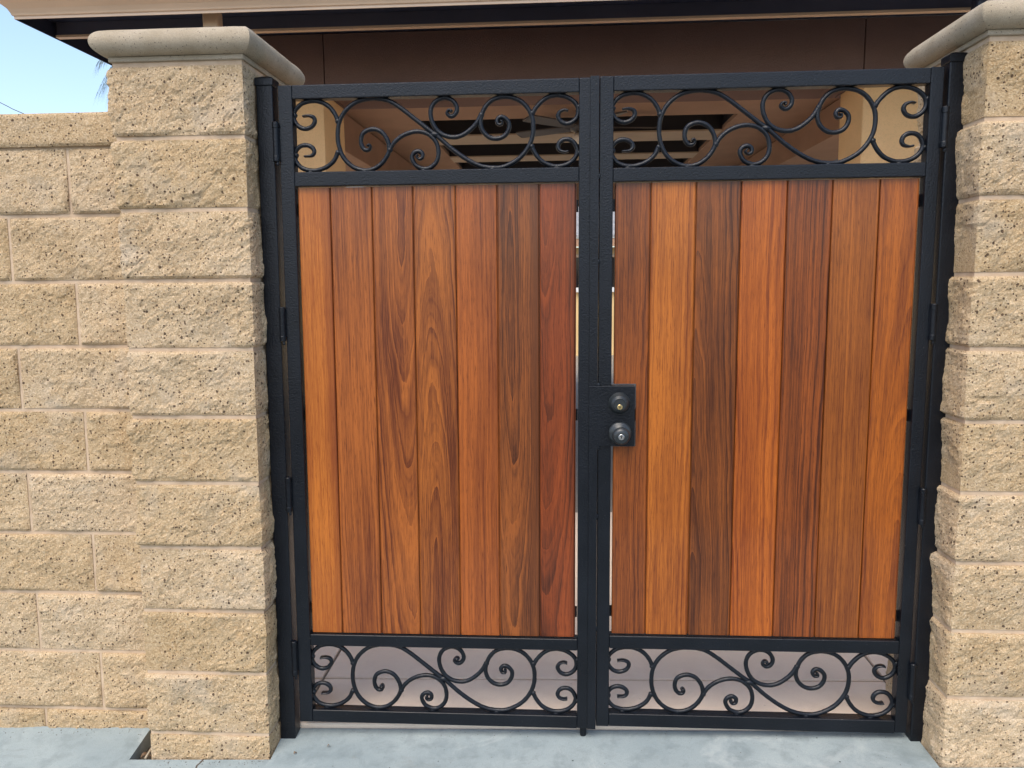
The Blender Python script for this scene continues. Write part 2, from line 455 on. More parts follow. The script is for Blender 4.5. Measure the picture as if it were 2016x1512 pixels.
# ------------------------------------------------------------------ split-face masonry
random.seed(4)
def rough_block(name, x0, x1, y0, y1, z0, z1, parent, seed, faces="FLR", cell=0.0075, amp=1.0):
    """a concrete block split by a guillotine: rough faces bulge out past the mortar, edges chipped"""
    pts, nrm = [], []
    nx = max(4, int((x1 - x0) / cell)); ny = max(3, int((y1 - y0) / (cell * 1.5))); nz = max(4, int((z1 - z0) / cell))
    for i in range(nx): pts.append((x0 + (x1 - x0) * i / nx, y0)); nrm.append((0 if i else (-1 if "L" in faces else 0), -1))
    for j in range(ny): pts.append((x1, y0 + (y1 - y0) * j / ny)); nrm.append((1 if "R" in faces else 0, 0 if j else -1))
    nb = 6
    for i in range(nb): pts.append((x1 - (x1 - x0) * i / nb, y1)); nrm.append((1 if ("R" in faces and i == 0) else 0, 0))
    for j in range(ny): pts.append((x0, y1 - (y1 - y0) * j / ny)); nrm.append((-1 if "L" in faces else 0, 0))
    pts = np.array(pts); nrm = np.array(nrm, float)
    L = len(pts)
    # distance to the nearest vertical corner of the front face
    dc = np.minimum(np.hypot(pts[:, 0] - x0, pts[:, 1] - y0), np.hypot(pts[:, 0] - x1, pts[:, 1] - y0))
    off = Vector((seed * 7.13, seed * 3.71, seed * 1.97))
    tilt = random.uniform(-0.010, 0.010); tilt2 = random.uniform(-0.010, 0.010)
    V = []
    for k in range(nz + 1):
        z = z0 + (z1 - z0) * k / nz
        dz = min(z - z0, z1 - z)
        rim = 0.0065 * math.exp(-dz / 0.005)
        for i in range(L):
            x, y = pts[i]; n = nrm[i]
            if n[0] == 0 and n[1] == 0:
                V.append((x, y, z)); continue
            p = Vector((x, y, z)) + off
            a = mnoise.noise(p * 8.5); b = mnoise.noise(p * 21); c = mnoise.noise(p * 55); d_ = mnoise.noise(p * 120)
            d = 0.0062 + amp * (0.0095 * a + 0.0040 * abs(b) * 1.4 - 0.002 + 0.0022 * c + 0.0024 * d_)
            vd, vp = mnoise.voronoi(p * 15 + Vector((b, c, a)) * 0.5)
            q = vp[0]; u_ = (p * 15 - q)
            d += amp * 0.0027 * (u_.x * math.sin(q.x * 12.9 + q.z * 78.2) + u_.z * math.sin(q.y * 39.3 + q.z * 11.1 + q.x * 5.0))
            d += amp * (tilt * (z - (z0 + z1) / 2) / 0.1 + tilt2 * (x - (x0 + x1) / 2) / 0.2) * 0.5
            d -= rim * (1 + 0.5 * b)
            if dz < 1e-6: d = min(d, 0.002)
            e = 0.006 * math.exp(-dc[i] / 0.008)
            if "L" not in faces and "R" not in faces: e = 0.0085 * math.exp(-min(x - x0, x1 - x) / 0.006)
            d = max(d - e, -0.001)
            V.append((x + n[0] * d, y + n[1] * d, z))
    F = []
    for k in range(nz):
        for i in range(L):
            j = (i + 1) % L
            F.append([k * L + i, k * L + j, (k + 1) * L + j, (k + 1) * L + i])
    F.append(list(range(L))[::-1]); F.append([nz * L + i for i in range(L)])
    return mk(name, V, F, BLOCK, parent, lean=True, smooth=False)

COURSE = 0.2032
def pier_cap(parent, x0, x1, y0, y1, z0):
    """bullnosed cast cap on a thin plinth, corners mitred"""
    ex = 0.005
    V, F = box_vf(x0 - ex, x1 + ex, y0 - ex, y1 + ex, z0 + 0.012, z0 + 0.0265, 0.002, 1)
    c = mk("cap_plinth", V, F, CAPM, parent, lean=True)
    r = 0.035; zc = z0 + 0.0265 + r; base = 0.008
    rings = []
    for k in range(15):
        t = -math.pi / 2 + math.pi * k / 14
        rings.append((base + r * math.cos(t) * 1.02, zc + r * math.sin(t)))
    per = 14
    V, F = [], []
    for o, z in rings:
        X0, X1, Y0, Y1 = x0 - o, x1 + o, y0 - o, y1 + o
        ring = []
        for s in range(per): ring.append((X0 + (X1 - X0) * s / per, Y0))
        for s in range(per): ring.append((X1, Y0 + (Y1 - Y0) * s / per))
        for s in range(per): ring.append((X1 - (X1 - X0) * s / per, Y1))
        for s in range(per): ring.append((X0, Y1 - (Y1 - Y0) * s / per))
        for i, (x, y) in enumerate(ring):
            if i % per == 0:      # corners worn a little
                x += 0.0035 * (1 if x < (X0 + X1) / 2 else -1); y += 0.0035 * (1 if y < (Y0 + Y1) / 2 else -1)
            q = mnoise.noise(Vector((x * 14, y * 14, z * 14))) * 0.0016
            V.append((x + q, y + q, z + q * 0.6))
    L = per * 4
    for k in range(len(rings) - 1):
        for i in range(L):
            j = (i + 1) % L; F.append([k * L + i, k * L + j, (k + 1) * L + j, (k + 1) * L + i])
    F.append(list(range(L))[::-1]); F.append([(len(rings) - 1) * L + i for i in range(L)])
    o = mk("cap", V, F, CAPM, parent, lean=True, smooth=True)
    # keep the mitres and the flat top crisp
    me = o.data
    me.polygons[-1].use_smooth = False; me.polygons[-2].use_smooth = False
    ev = {}
    for e in me.edges:
        a, b = e.vertices
        if a % L % per == 0 and b % L == a % L: e.use_edge_sharp = True
        if a // L == b // L and a // L in (0, len(rings) - 1): e.use_edge_sharp = True
    return o

def pier(label, x0, x1, y0, y1, ztop, j1, njoint, zbot, seed):
    p = root("gate_pillar", ((x0 + x1) / 2, (y0 + y1) / 2, zbot), label, "pillar", "masonry pillars flanking the gate")
    box("mortar_core", x0 + 0.003, x1 - 0.003, y0 + 0.003, y1 - 0.003, zbot, ztop + 0.012, MORTAR, p, lean=True)
    zs = [ztop] + [j1 - k * COURSE for k in range(njoint)]
    for k in range(len(zs)):
        zt = zs[k] - (0.0062 if k else 0.002); zb = (zs[k + 1] + 0.0062) if k + 1 < len(zs) else zbot
        if zt - zb < 0.02: continue
        rough_block("block", x0, x1, y0, y1, zb, zt, p, seed + k)
    pier_cap(p, x0, x1, y0, y1, ztop)
    return p

PL = pier("tan split-face block pillar on the left, joined to the low block wall", -1.2985, -0.9125, -0.084, 0.313, 2.0520, 1.8538, 10, -0.16, 11)
PR = pier("tan split-face block pillar on the right, cut by the photo's edge", 1.1124, 1.5094, -0.1222, 0.275, 2.0480, 1.8497, 9, -0.12, 41)

wall = root("block_wall", (-2.0, 0.10, -0.16), "low tan split-face block wall left of the pillar, flat cap course on top", "wall")
WX0, WX1 = -2.95, -1.27
box("mortar_core", WX0, WX1, 0.048, 0.195, -0.16, 1.8538 + 0.004, MORTAR, wall, lean=True)
zs = [1.8538 - k * COURSE for k in range(10)] + [-0.165]
sd_ = 80
for k in range(10):
    zt = zs[k] - 0.006; zb = zs[k + 1] + 0.006
    if k == 0: zt = zs[0] - 0.002
    jo = -1.526 if k % 2 == 0 else -1.731
    js = [jo + 0.4064 * q for q in range(-5, 3)]
    js = [WX0] + [q for q in js if WX0 + 0.05 < q < WX1 - 0.02] + [WX1]
    for a, b in zip(js[:-1], js[1:]):
        sd_ += 1
        rough_block("block", a + 0.005, b - (0.005 if b < WX1 else 0), 0.045, 0.12, zb, zt, wall, sd_, faces="F", amp=0.85)
cj = [WX0, -2.29, -1.885, WX1]
for a, b in zip(cj[:-1], cj[1:]):
    sd_ += 1
    rough_block("cap_block", a + 0.002, b - 0.001, 0.036, 0.205, 1.8538 + 0.004, 1.8538 + 0.102, wall, sd_, faces="F", amp=0.4)

# ------------------------------------------------------------------ gate posts
def post(label, x0, x1, ztop, zbot):
    p = root("gate_post", ((x0 + x1) / 2, 0.02, zbot), label, "post", "black steel gate posts")
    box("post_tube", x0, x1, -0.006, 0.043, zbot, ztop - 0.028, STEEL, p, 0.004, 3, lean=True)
    e = 0.0025; z0 = ztop - 0.030
    V = []
    for o, z in ((e - 0.001, z0), (e, z0 + 0.002), (e, z0 + 0.020), (e - 0.002, z0 + 0.023), (-0.016, z0 + 0.030)):
        for x, y in ((x0 - o, -0.006 - o), (x1 + o, -0.006 - o), (x1 + o, 0.043 + o), (x0 - o, 0.043 + o)): V.append((x, y, z))
    F = [[0, 3, 2, 1], [16, 17, 18, 19]]
    for l in range(4):
        for k in range(4): F.append([4 * l + k, 4 * l + (k + 1) % 4, 4 * l + 4 + (k + 1) % 4, 4 * l + 4 + k])
    mk("post_cap", V, F, STEEL, p, lean=True)
    return p
post("square black steel post with flat cap against the left pillar", -0.906, -0.857, 2.040, -0.12)
post("square black steel post with flat cap against the right pillar", 1.0705, 1.1195, 2.056, -0.09)

# ------------------------------------------------------------------ scroll ironwork
SCROLL = {
    "A": [(0.154, 0.705), (0.142, 0.81), (0.124, 0.9), (0.098, 0.965), (0.066, 0.988), (0.03, 0.961), (0.005, 0.884), (-0.005, 0.798), (-0.001, 0.708), (0.015, 0.634), (0.036, 0.607), (0.058, 0.634), (0.07, 0.696), (0.067, 0.758), (0.05, 0.785), (0.029, 0.778)],
    "B": [(0.149, 0.268), (0.136, 0.164), (0.11, 0.078), (0.077, 0.032), (0.047, 0.03), (0.018, 0.068), (-0.001, 0.153), (-0.005, 0.248), (0.004, 0.332), (0.022, 0.376), (0.043, 0.377), (0.06, 0.338), (0.065, 0.279), (0.055, 0.233), (0.03, 0.225)],
    "C": [(0.256, 0.349), (0.263, 0.37), (0.268, 0.342), (0.262, 0.301), (0.249, 0.298), (0.238, 0.345), (0.234, 0.428), (0.241, 0.521), (0.261, 0.572), (0.285, 0.58), (0.311, 0.53), (0.329, 0.42), (0.334, 0.306), (0.326, 0.212), (0.305, 0.105), (0.275, 0.032), (0.24, 0.016), (0.202, 0.071), (0.171, 0.193), (0.155, 0.351), (0.151, 0.508), (0.157, 0.674), (0.177, 0.823), (0.213, 0.944), (0.256, 0.995), (0.293, 0.998), (0.336, 0.963), (0.375, 0.871), (0.424, 0.719), (0.477, 0.553), (0.503, 0.479), (0.555, 0.294), (0.607, 0.145), (0.655, 0.05), (0.702, 0.018), (0.742, 0.035), (0.79, 0.135), (0.822, 0.277), (0.839, 0.441), (0.841, 0.635), (0.828, 0.785), (0.804, 0.899), (0.773, 0.963), (0.737, 0.98), (0.7, 0.943), (0.674, 0.844), (0.661, 0.722), (0.658, 0.62), (0.667, 0.516), (0.688, 0.439), (0.714, 0.416), (0.74, 0.449), (0.755, 0.53), (0.757, 0.622), (0.744, 0.69), (0.727, 0.71), (0.716, 0.666), (0.72, 0.611), (0.732, 0.61), (0.734, 0.644), (0.727, 0.655)],
    "D": [(0.334, 0.285), (0.353, 0.394), (0.38, 0.478), (0.413, 0.528), (0.445, 0.535), (0.476, 0.491), (0.501, 0.386), (0.509, 0.24), (0.501, 0.116), (0.479, 0.038), (0.455, 0.023), (0.43, 0.065), (0.417, 0.139), (0.415, 0.201), (0.424, 0.251), (0.439, 0.266), (0.451, 0.234), (0.451, 0.178), (0.44, 0.158), (0.431, 0.188), (0.437, 0.221)],
    "E": [(0.661, 0.747), (0.642, 0.625), (0.615, 0.525), (0.588, 0.465), (0.561, 0.449), (0.53, 0.476), (0.504, 0.551), (0.487, 0.676), (0.483, 0.8), (0.492, 0.901), (0.511, 0.965), (0.537, 0.985), (0.561, 0.946), (0.574, 0.873), (0.575, 0.802), (0.565, 0.747), (0.552, 0.736), (0.541, 0.774), (0.547, 0.818), (0.557, 0.809), (0.553, 0.783)],
    "F": [(0.84, 0.757), (0.854, 0.837), (0.877, 0.926), (0.903, 0.975), (0.934, 0.982), (0.965, 0.943), (0.989, 0.866), (0.998, 0.769), (0.991, 0.672), (0.973, 0.613), (0.955, 0.6), (0.937, 0.632), (0.928, 0.699), (0.934, 0.759), (0.95, 0.784), (0.963, 0.773)],
    "G": [(0.836, 0.297), (0.85, 0.193), (0.871, 0.098), (0.9, 0.038), (0.929, 0.022), (0.96, 0.05), (0.984, 0.121), (0.995, 0.223), (0.986, 0.326), (0.97, 0.379), (0.95, 0.386), (0.934, 0.351), (0.928, 0.29), (0.934, 0.238), (0.95, 0.216), (0.964, 0.225)],
    "W": [(0.063, 1.013), (0.283, 1.019), (0.537, 1.009), (0.732, 1.005), (0.929, 1.007), (0.05, 0.006), (0.242, 0.001), (0.455, 0.004), (0.697, 0.001), (0.923, 0.001), (-0.01, 0.792), (-0.011, 0.238), (1.002, 0.824), (1.001, 0.202)]}
def scroll_vf(pts, r, y, tipA, tipB):
    P = catmull(pts, 9); n = len(P)
    seg = np.r_[0, np.cumsum(np.hypot(*np.diff(P, axis=0).T))]
    tot = seg[-1]; S = 10; V, F = [], []
    for i in range(n):
        t = P[min(i + 1, n - 1)] - P[max(i - 1, 0)]; t = t / (np.linalg.norm(t) + 1e-12)
        nn = np.array((-t[1], t[0]))
        q = 0.0
        if tipA: q = max(q, 1 - seg[i] / 0.045)
        if tipB: q = max(q, 1 - (tot - seg[i]) / 0.045)
        q = min(max(q, 0), 1); q = q * q * (3 - 2 * q)
        rn = r * (1 - 0.50 * q); ry = r * (1 + 0.75 * q)
        hm = 1 + 0.05 * math.sin(seg[i] * 260) * 0.5
        for k in range(S):
            th = 2 * math.pi * k / S
            u = nn * math.cos(th) * rn * hm
            V.append((P[i][0] + u[0], y + math.sin(th) * ry, P[i][1] + u[1]))
    for i in range(n - 1):
        for k in range(S):
            l = (k + 1) % S; F.append([i * S + k, i * S + l, (i + 1) * S + l, (i + 1) * S + k])
    F.append(list(range(S))[::-1]); F.append([(n - 1) * S + k for k in range(S)])
    return V, F

def blob_vf(c, r, seed):
    bm = bmesh.new(); bmesh.ops.create_icosphere(bm, subdivisions=2, radius=1.0)
    V = []
    for v in bm.verts:
        q = 1 + 0.25 * mnoise.noise(v.co * 2.2 + Vector((seed, 0, 0)))
        V.append((c[0] + v.co.x * r[0] * q, c[1] + v.co.y * r[1] * q, c[2] + v.co.z * r[2] * q))
    F = [[v.index for v in f.verts] for f in bm.faces]; bm.free()
    return V, F

def scroll_panel(leaf, x0, x1, z0, z1):
    T = lambda a: [(x0 + u * (x1 - x0), z0 + v * (z1 - z0)) for u, v in a]
    for key in "ABCDEFG":
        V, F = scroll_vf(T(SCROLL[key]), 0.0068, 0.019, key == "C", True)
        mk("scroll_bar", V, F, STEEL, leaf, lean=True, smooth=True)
    for i, (u, v) in enumerate(SCROLL["W"]):
        (x, z), = T([(min(max(u, 0), 1), min(max(v, 0), 1))])
        side = i >= 10
        V, F = blob_vf((x, 0.019, z), (0.007 if side else 0.012, 0.008, 0.009 if side else 0.006), i * 3.1)
        mk("weld", V, F, STEEL, leaf, lean=True, smooth=True)
    for i, (u, v) in enumerate(((0.153, 0.70), (0.150, 0.27), (0.336, 0.29), (0.497, 0.49), (0.661, 0.74), (0.838, 0.75), (0.836, 0.30))):
        (x, z), = T([(u, v)])
        V, F = blob_vf((x, 0.019, z), (0.0085, 0.008, 0.0085) if i != 3 else (0.016, 0.009, 0.009), i * 5.7 + 1)
        mk("weld", V, F, STEEL, leaf, lean=True, smooth=True)

# ------------------------------------------------------------------ gate leaves
YB0, YB1 = 0.0125, 0.0315
def board(leaf, mat, a, b, z0, z1, notch=None):
    bm = bmesh.new()
    if notch:
        nx, nz0, nz1 = notch
        out = [(a, z0), (b, z0), (b, z1), (a, z1), (a, nz1), (nx, nz1), (nx, nz0), (a, nz0)]
    else:
        out = [(a, z0), (b, z0), (b, z1), (a, z1)]
    vs_ = [bm.verts.new((x, YB0, z)) for x, z in out]
    f = bm.faces.new(vs_)
    r = bmesh.ops.extrude_face_region(bm, geom=[f])
    for v in r["geom"]:
        if isinstance(v, bmesh.types.BMVert): v.co.y = YB1
    bmesh.ops.recalc_face_normals(bm, faces=bm.faces[:])
    long_ = [e for e in bm.edges if abs(e.verts[0].co.y - YB0) < 1e-6 and abs(e.verts[1].co.y - YB0) < 1e-6 and abs(e.verts[0].co.x - e.verts[1].co.x) < 1e-6 and (abs(e.verts[0].co.x - a) < 1e-6 or abs(e.verts[0].co.x - b) < 1e-6)]
    bmesh.ops.bevel(bm, geom=long_, offset=0.0060, segments=3, profile=0.6, affect='EDGES')
    bm.verts.index_update()
    V = [v.co[:] for v in bm.verts]; F = [[v.index for v in f.verts] for f in bm.faces]; bm.free()
    V, F = join_vf([(V, F), box_vf(b - 0.002, b + 0.0022, YB0 + 0.0085, YB1 - 0.004, z0 + 0.001, z1 - 0.001)])
    V = warp(V)
    return mk("board", V, F, mat, leaf, origin=((a + b) / 2, YB0, z0))

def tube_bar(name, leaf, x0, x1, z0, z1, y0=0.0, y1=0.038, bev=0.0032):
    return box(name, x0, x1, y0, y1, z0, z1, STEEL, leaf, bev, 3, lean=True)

def hinge(leaf, x, zb, zt):
    y = -0.007
    L = zt - zb
    prof = [(0.0092, 0), (0.0098, 0.002), (0.0098, 0.014), (0.0090, 0.016), (0.0090, L - 0.018), (0.0100, L - 0.016), (0.0100, L - 0.002), (0.0085, L)]
    V, F = lathe_vf(prof, (x, y, zb), 'Z', 18)
    h = mk("hinge", V, F, STEEL, leaf, lean=True, smooth=False)
    V, F = box_vf(x - 0.009, x + 0.009, -0.004, 0.010, zb + 0.012, zt - 0.012, 0.001, 1)
    mk("hinge_plate", V, F, STEEL, h, lean=True)
    V, F = lathe_vf([(0.0035, -0.012), (0.0045, -0.008), (0.003, 0.0)], (x + 0.003, y, zb), 'Z', 10)
    mk("grease_nipple", V, F, STEEL, h, lean=True)

# --- left leaf
LL = root("gate_leaf", (-0.38, 0.02, 0.025), "left gate leaf: black frame, reddish hardwood boards, scrolls, without lock", "gate", "double gate leaves")
tube_bar("stile", LL, -0.8430, -0.8005, 0.0244, 2.0110); tube_bar("stile", LL, 0.0465, 0.1040, 0.0260, 2.0110)
for z0, z1 in ((1.9716, 2.0108), (1.7209, 1.7629), (0.2853, 0.3225), (0.0250, 0.0661)):
    tube_bar("rail", LL, -0.8003, 0.0463, z0, z1)
scroll_panel(LL, -0.7985, 0.0462, 1.7632, 1.9714); scroll_panel(LL, -0.7985, 0.0462, 0.0665, 0.2851)
for zb, zt in ((1.7931, 1.9061), (1.2621, 1.3649), (0.7287, 0.8391), (0.1885, 0.3033)): hinge(LL, -0.8505, zb, zt)
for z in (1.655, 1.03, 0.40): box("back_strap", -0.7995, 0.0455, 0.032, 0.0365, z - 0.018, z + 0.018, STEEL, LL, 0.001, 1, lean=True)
V, F = lathe_vf([(0.0105, -0.010), (0.0105, 0.05), (0.008, 0.07)], (0.064, 0.022, 0.0), 'Z', 14)
mk("cane_bolt", V, F, STEEL, LL)

def C(r, g, b):
    q = srgb(r, g, b)
    e_ = (0.23, 0.075, 0.020)      # the common reddish brown of the species
    return tuple(0.84 * v * k_ + 0.16 * m_ for v, k_, m_ in zip(q[:3], (0.74, 0.60, 0.40), e_)) + (1.0,)
WL = [   # left leaf, from the hinge side to the middle
    m_wood("hardwood_golden", C(196, 124, 58), C(164, 88, 36), 1, x0=0.30, y0=0.10, k=0.02, freq=60, contrast=0.55, wav=0.006, edge=(0.012, 0.055, C(120, 56, 34))),
    m_wood("hardwood_brown_streaked", C(172, 104, 54), C(118, 62, 34), 2, x0=-0.22, y0=0.08, k=0.02, freq=95, contrast=0.8, wav=0.008),
    m_wood("hardwood_tall_arch", C(174, 106, 54), C(112, 58, 32), 3, x0=0.030, y0=0.022, k=-0.055, zc=1.28, freq=70, contrast=1.0, wav=0.008),
    m_wood("hardwood_arches", C(172, 106, 52), C(108, 56, 30), 4, x0=-0.008, y0=0.030, k=0.062, zc=0.50, freq=72, contrast=1.0, wav=0.011),
    m_wood("hardwood_orange_straight", C(172, 100, 50), C(126, 66, 34), 5, x0=0.26, y0=0.05, k=0.02, freq=110, contrast=0.7, wav=0.006),
    m_wood("hardwood_dark_arches", C(150, 90, 48), C(82, 46, 28), 6, x0=-0.020, y0=0.020, k=-0.050, zc=0.72, freq=66, contrast=1.05, wav=0.010, edge=(0.02, 0.06, C(88, 50, 32))),
    m_wood("hardwood_red", C(140, 68, 36), C(82, 36, 22), 7, x0=-0.030, y0=0.045, k=-0.045, zc=0.9, freq=85, contrast=0.9, wav=0.008, edge=(0.03, 0.058, C(86, 36, 24))),
]
LX = [-0.7975, -0.698, -0.571, -0.447, -0.3194, -0.195, -0.070, 0.0385]
for i in range(7): board(LL, WL[i], LX[i] + 0.0012, LX[i + 1] - 0.0012, 0.3255, 1.7180)

# --- right leaf
RL = root("gate_leaf", (0.58, 0.02, 0.035), "right gate leaf: black frame, mixed hardwood boards, round knob and deadbolt lock", "gate", "double gate leaves")
tube_bar("stile", RL, 0.1058, 0.1455, 0.0350, 2.0135); tube_bar("stile", RL, 1.0243, 1.0600, 0.0385, 2.0160)
for z0, z1 in ((1.9720, 2.0140), (1.7188, 1.7584), (0.2953, 0.3365), (0.0360, 0.0782)):
    tube_bar("rail", RL, 0.1457, 1.0241, z0, z1)
scroll_panel(RL, 0.1458, 1.0240, 1.7587, 1.9718); scroll_panel(RL, 0.1458, 1.0240, 0.0785, 0.2950)
for zb, zt in ((1.7963, 1.9074), (1.2560, 1.3610), (0.7075, 0.8174), (0.1540, 0.2706)): hinge(RL, 1.0650, zb, zt)
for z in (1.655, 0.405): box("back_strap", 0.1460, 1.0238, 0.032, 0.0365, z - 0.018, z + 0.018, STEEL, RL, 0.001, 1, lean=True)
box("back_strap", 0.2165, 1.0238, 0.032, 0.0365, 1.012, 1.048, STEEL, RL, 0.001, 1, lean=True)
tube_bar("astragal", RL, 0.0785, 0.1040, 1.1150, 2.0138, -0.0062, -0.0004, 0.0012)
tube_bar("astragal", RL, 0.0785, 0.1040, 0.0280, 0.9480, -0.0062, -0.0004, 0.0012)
for z, s in ((1.735, 1), (1.49, 1), (0.72, 1), (0.36, 1), (1.125, 2.2), (0.935, 2.2)):      # tack welds along the seam
    V, F = blob_vf((0.1046, -0.002, z), (0.0040 * s, 0.0026, 0.0085), z * 9); mk("weld", V, F, STEEL, RL, lean=True, smooth=True)

plate = tube_bar("lock_box", RL, 0.0785, 0.2155, 0.9405, 1.1230, -0.0068, -0.0003, 0.0018)
box("lock_case", 0.1462, 0.2150, 0.0004, 0.0375, 0.9410, 1.1225, STEEL, plate, 0.001, 1)
cx, cz = 0.1690, 1.0720; y0 = -0.0068
V, F = lathe_vf([(0.0315, 0), (0.0325, -0.003), (0.0310, -0.006), (0.0245, -0.020), (0.0190, -0.0255), (0.0178, -0.0262), (0.0172, -0.0245), (0.0005, -0.0245)], (cx, y0, cz), 'Y', 40, cap=False)
db = mk("deadbolt", V, F, BRONZE, RL, smooth=False)
V, F = lathe_vf([(0.0078, 0.0), (0.0078, -0.0022), (0.0070, -0.0028), (0.0002, -0.0028)], (cx, y0 - 0.0243, cz - 0.0085), 'Y', 24, cap=False)
mk("key_cylinder", V, F, BRASS, db)
V, F = join_vf([box_vf(cx - 0.0008, cx + 0.0008, y0 - 0.0276, y0 - 0.0270, cz - 0.0140, cz - 0.0075), box_vf(cx - 0.0021, cx + 0.0021, y0 - 0.02755, y0 - 0.0269, cz - 0.0090, cz - 0.0060)])
mk("keyhole", V, F, BLACKH, db)
cx, cz = 0.1715, 0.9815
prof = [(0.0335, 0), (0.0345, -0.002), (0.0330, -0.006), (0.0285, -0.009), (0.0240, -0.0105), (0.0215, -0.013), (0.0150, -0.016), (0.0135, -0.026), (0.0165, -0.032), (0.0225, -0.038), (0.0255, -0.045), (0.0262, -0.051), (0.0240, -0.058), (0.0190, -0.0625), (0.0130, -0.0640), (0.0005, -0.0640)]
V, F = lathe_vf(prof, (cx, y0, cz), 'Y', 44, cap=False)
kn = mk("door_knob", V, F, BRONZE, RL, smooth=True)
V, F = lathe_vf([(0.0085, 0.0), (0.0085, -0.0018), (0.0078, -0.0024), (0.0002, -0.0024)], (cx, y0 - 0.0638, cz - 0.0005), 'Y', 24, cap=False)
mk("key_cylinder", V, F, NICKEL, kn)
V, F = join_vf([box_vf(cx - 0.0009, cx + 0.0009, y0 - 0.0668, y0 - 0.0661, cz - 0.0062, cz + 0.0035), box_vf(cx - 0.0022, cx + 0.0022, y0 - 0.06675, y0 - 0.0660, cz - 0.0010, cz + 0.0035)])
mk("keyhole", V, F, BLACKH, kn)

WR = [   # right leaf, from the middle to the hinge side
    m_wood("hardwood_walnut_red", C(150, 86, 40), C(92, 46, 24), 11, x0=0.10, y0=0.06, k=0.03, freq=80, contrast=0.85, wav=0.012),
    m_wood("hardwood_honey", C(190, 118, 50), C(138, 74, 30), 12, x0=0.16, y0=0.04, k=0.03, freq=60, contrast=0.7, wav=0.012),
    m_wood("hardwood_dark_walnut", C(140, 82, 38), C(84, 46, 23), 13, x0=-0.06, y0=0.05, k=0.045, zc=0.9, freq=62, contrast=1.0, wav=0.016),
    m_wood("hardwood_orange", C(188, 108, 42), C(140, 70, 28), 14, x0=-0.14, y0=0.05, k=0.04, freq=78, contrast=0.8, wav=0.012),
    m_wood("hardwood_dark_striped", C(146, 80, 36), C(84, 42, 22), 15, x0=0.20, y0=0.05, k=0.035, freq=88, contrast=1.05, wav=0.008),
    m_wood("hardwood_olive_straight", C(164, 100, 42), C(120, 66, 28), 16, x0=-0.25, y0=0.06, k=0.02, freq=105, contrast=0.75, wav=0.006),
    m_wood("hardwood_amber_figured", C(174, 102, 36), C(122, 62, 24), 17, x0=0.045, y0=0.05, k=0.040, zc=0.8, freq=62, contrast=0.85, wav=0.016),
]
RX = [0.1515, 0.2565, 0.387, 0.516, 0.6465, 0.774, 0.906, 1.016]
for i in range(7):
    board(RL, WR[i], RX[i] + 0.0012, RX[i + 1] - 0.0012, 0.3400, 1.7160, notch=(0.2200, 0.9360, 1.1275) if i == 0 else None)

# ------------------------------------------------------------------ house with covered patio behind the gate
H = root("house", (0.2, 1.5, 0.0), "tan stucco house with covered patio and metal gutter behind the gate", "house")
HX0, HX1 = -2.23, 3.9
# hipped roof
e = 0.06
rx0, rx1, ry0, ry1, rz = HX0 - e, HX1 + e, 0.88, 8.2, 2.63
ym = (ry0 + ry1) / 2; zr = rz + (ym - ry0) * 0.36
V = [(rx0, ry0, rz), (rx1, ry0, rz), (rx1, ry1, rz), (rx0, ry1, rz), (rx0 + 2.2, ym, zr), (rx1 - 2.2, ym, zr)]
V += [(x, y, z - 0.02) for x, y, z in V]
F = [[0, 1, 5, 4], [1, 2, 5], [2, 3, 4, 5], [3, 0, 4], [6, 10, 11, 7], [7, 11, 8], [8, 11, 10, 9], [9, 10, 6], [0, 6, 7, 1], [1, 7, 8, 2], [2, 8, 9, 3], [3, 9, 6, 0]]
mk("roof", V, F, ROOFT, H)
# gutter swept round the front and the left side; profile (outwards, up)
gp = [(0, 0), (0, 0.010), (0.006, 0.013), (0.008, 0.020), (0.016, 0.036), (0.034, 0.052), (0.050, 0.060), (0.056, 0.066), (0.056, 0.078), (0.068, 0.082), (0.072, 0.098), (0.066, 0.106), (-0.004, 0.106), (-0.004, 0.0)]
gz0 = 2.515; gy = 0.90
V, F = [], []
n = len(gp)
for o, u in gp: V.append((HX1 + o, gy - o, gz0 + u))
for o, u in gp: V.append((HX0 - o, gy - o, gz0 + u))
for o, u in gp: V.append((HX0 - o, 8.1, gz0 + u))
for s in range(2):
    for i in range(n):
        j = (i + 1) % n; F.append([s * n + i, (s + 1) * n + i, (s + 1) * n + j, s * n + j])
F.append(list(range(n))); F.append([2 * n + i for i in range(n)][::-1])
gut = mk("gutter", V, F, GUTTER, H)
gut.data.materials.append(SLATE)
for k in range(n - 4, n): gut.data.polygons[n + k].material_index = 1
# bright folded lip along the gutter's foot
V, F = [], []
lp = [(0.0015, -0.001), (0.0035, -0.001), (0.0035, 0.010), (0.0015, 0.010)]
# dark soffit between gutter and the second fascia, and along the side
box("soffit_panel", HX0 + 0.005, HX1, 0.905, 1.155, 2.580, 2.595, SLATE, H)
box("soffit_panel", HX0 + 0.005, -1.96, 1.181, 8.0, 2.580, 2.595, SLATE, H)
box("soffit_panel", -1.959, HX1, 1.181, 1.499, 2.605, 2.620, SLATE, H)
V, F = prism_x([(1.156, 2.524), (1.156, 2.600), (1.180, 2.600), (1.180, 2.524)], HX0 + 0.015, HX1); mk("fascia_board", V, F, FASC, H)
V, F = prism_x([(1.150, 2.516), (1.150, 2.526), (1.155, 2.526), (1.155, 2.5235), (1.180, 2.5235), (1.180, 2.516)], HX0 + 0.012, HX1); mk("fascia_trim", V, F, GUTTER, H)
# brown stucco beam over the front opening, in three panels split by thin joints
for a, b in ((-1.95, -1.131), (-1.127, 1.3705), (1.3745, 3.9)):
    box("front_beam", a, b, 1.500, 1.900, 2.340, 2.604, BROWN, H, 0.002, 1)
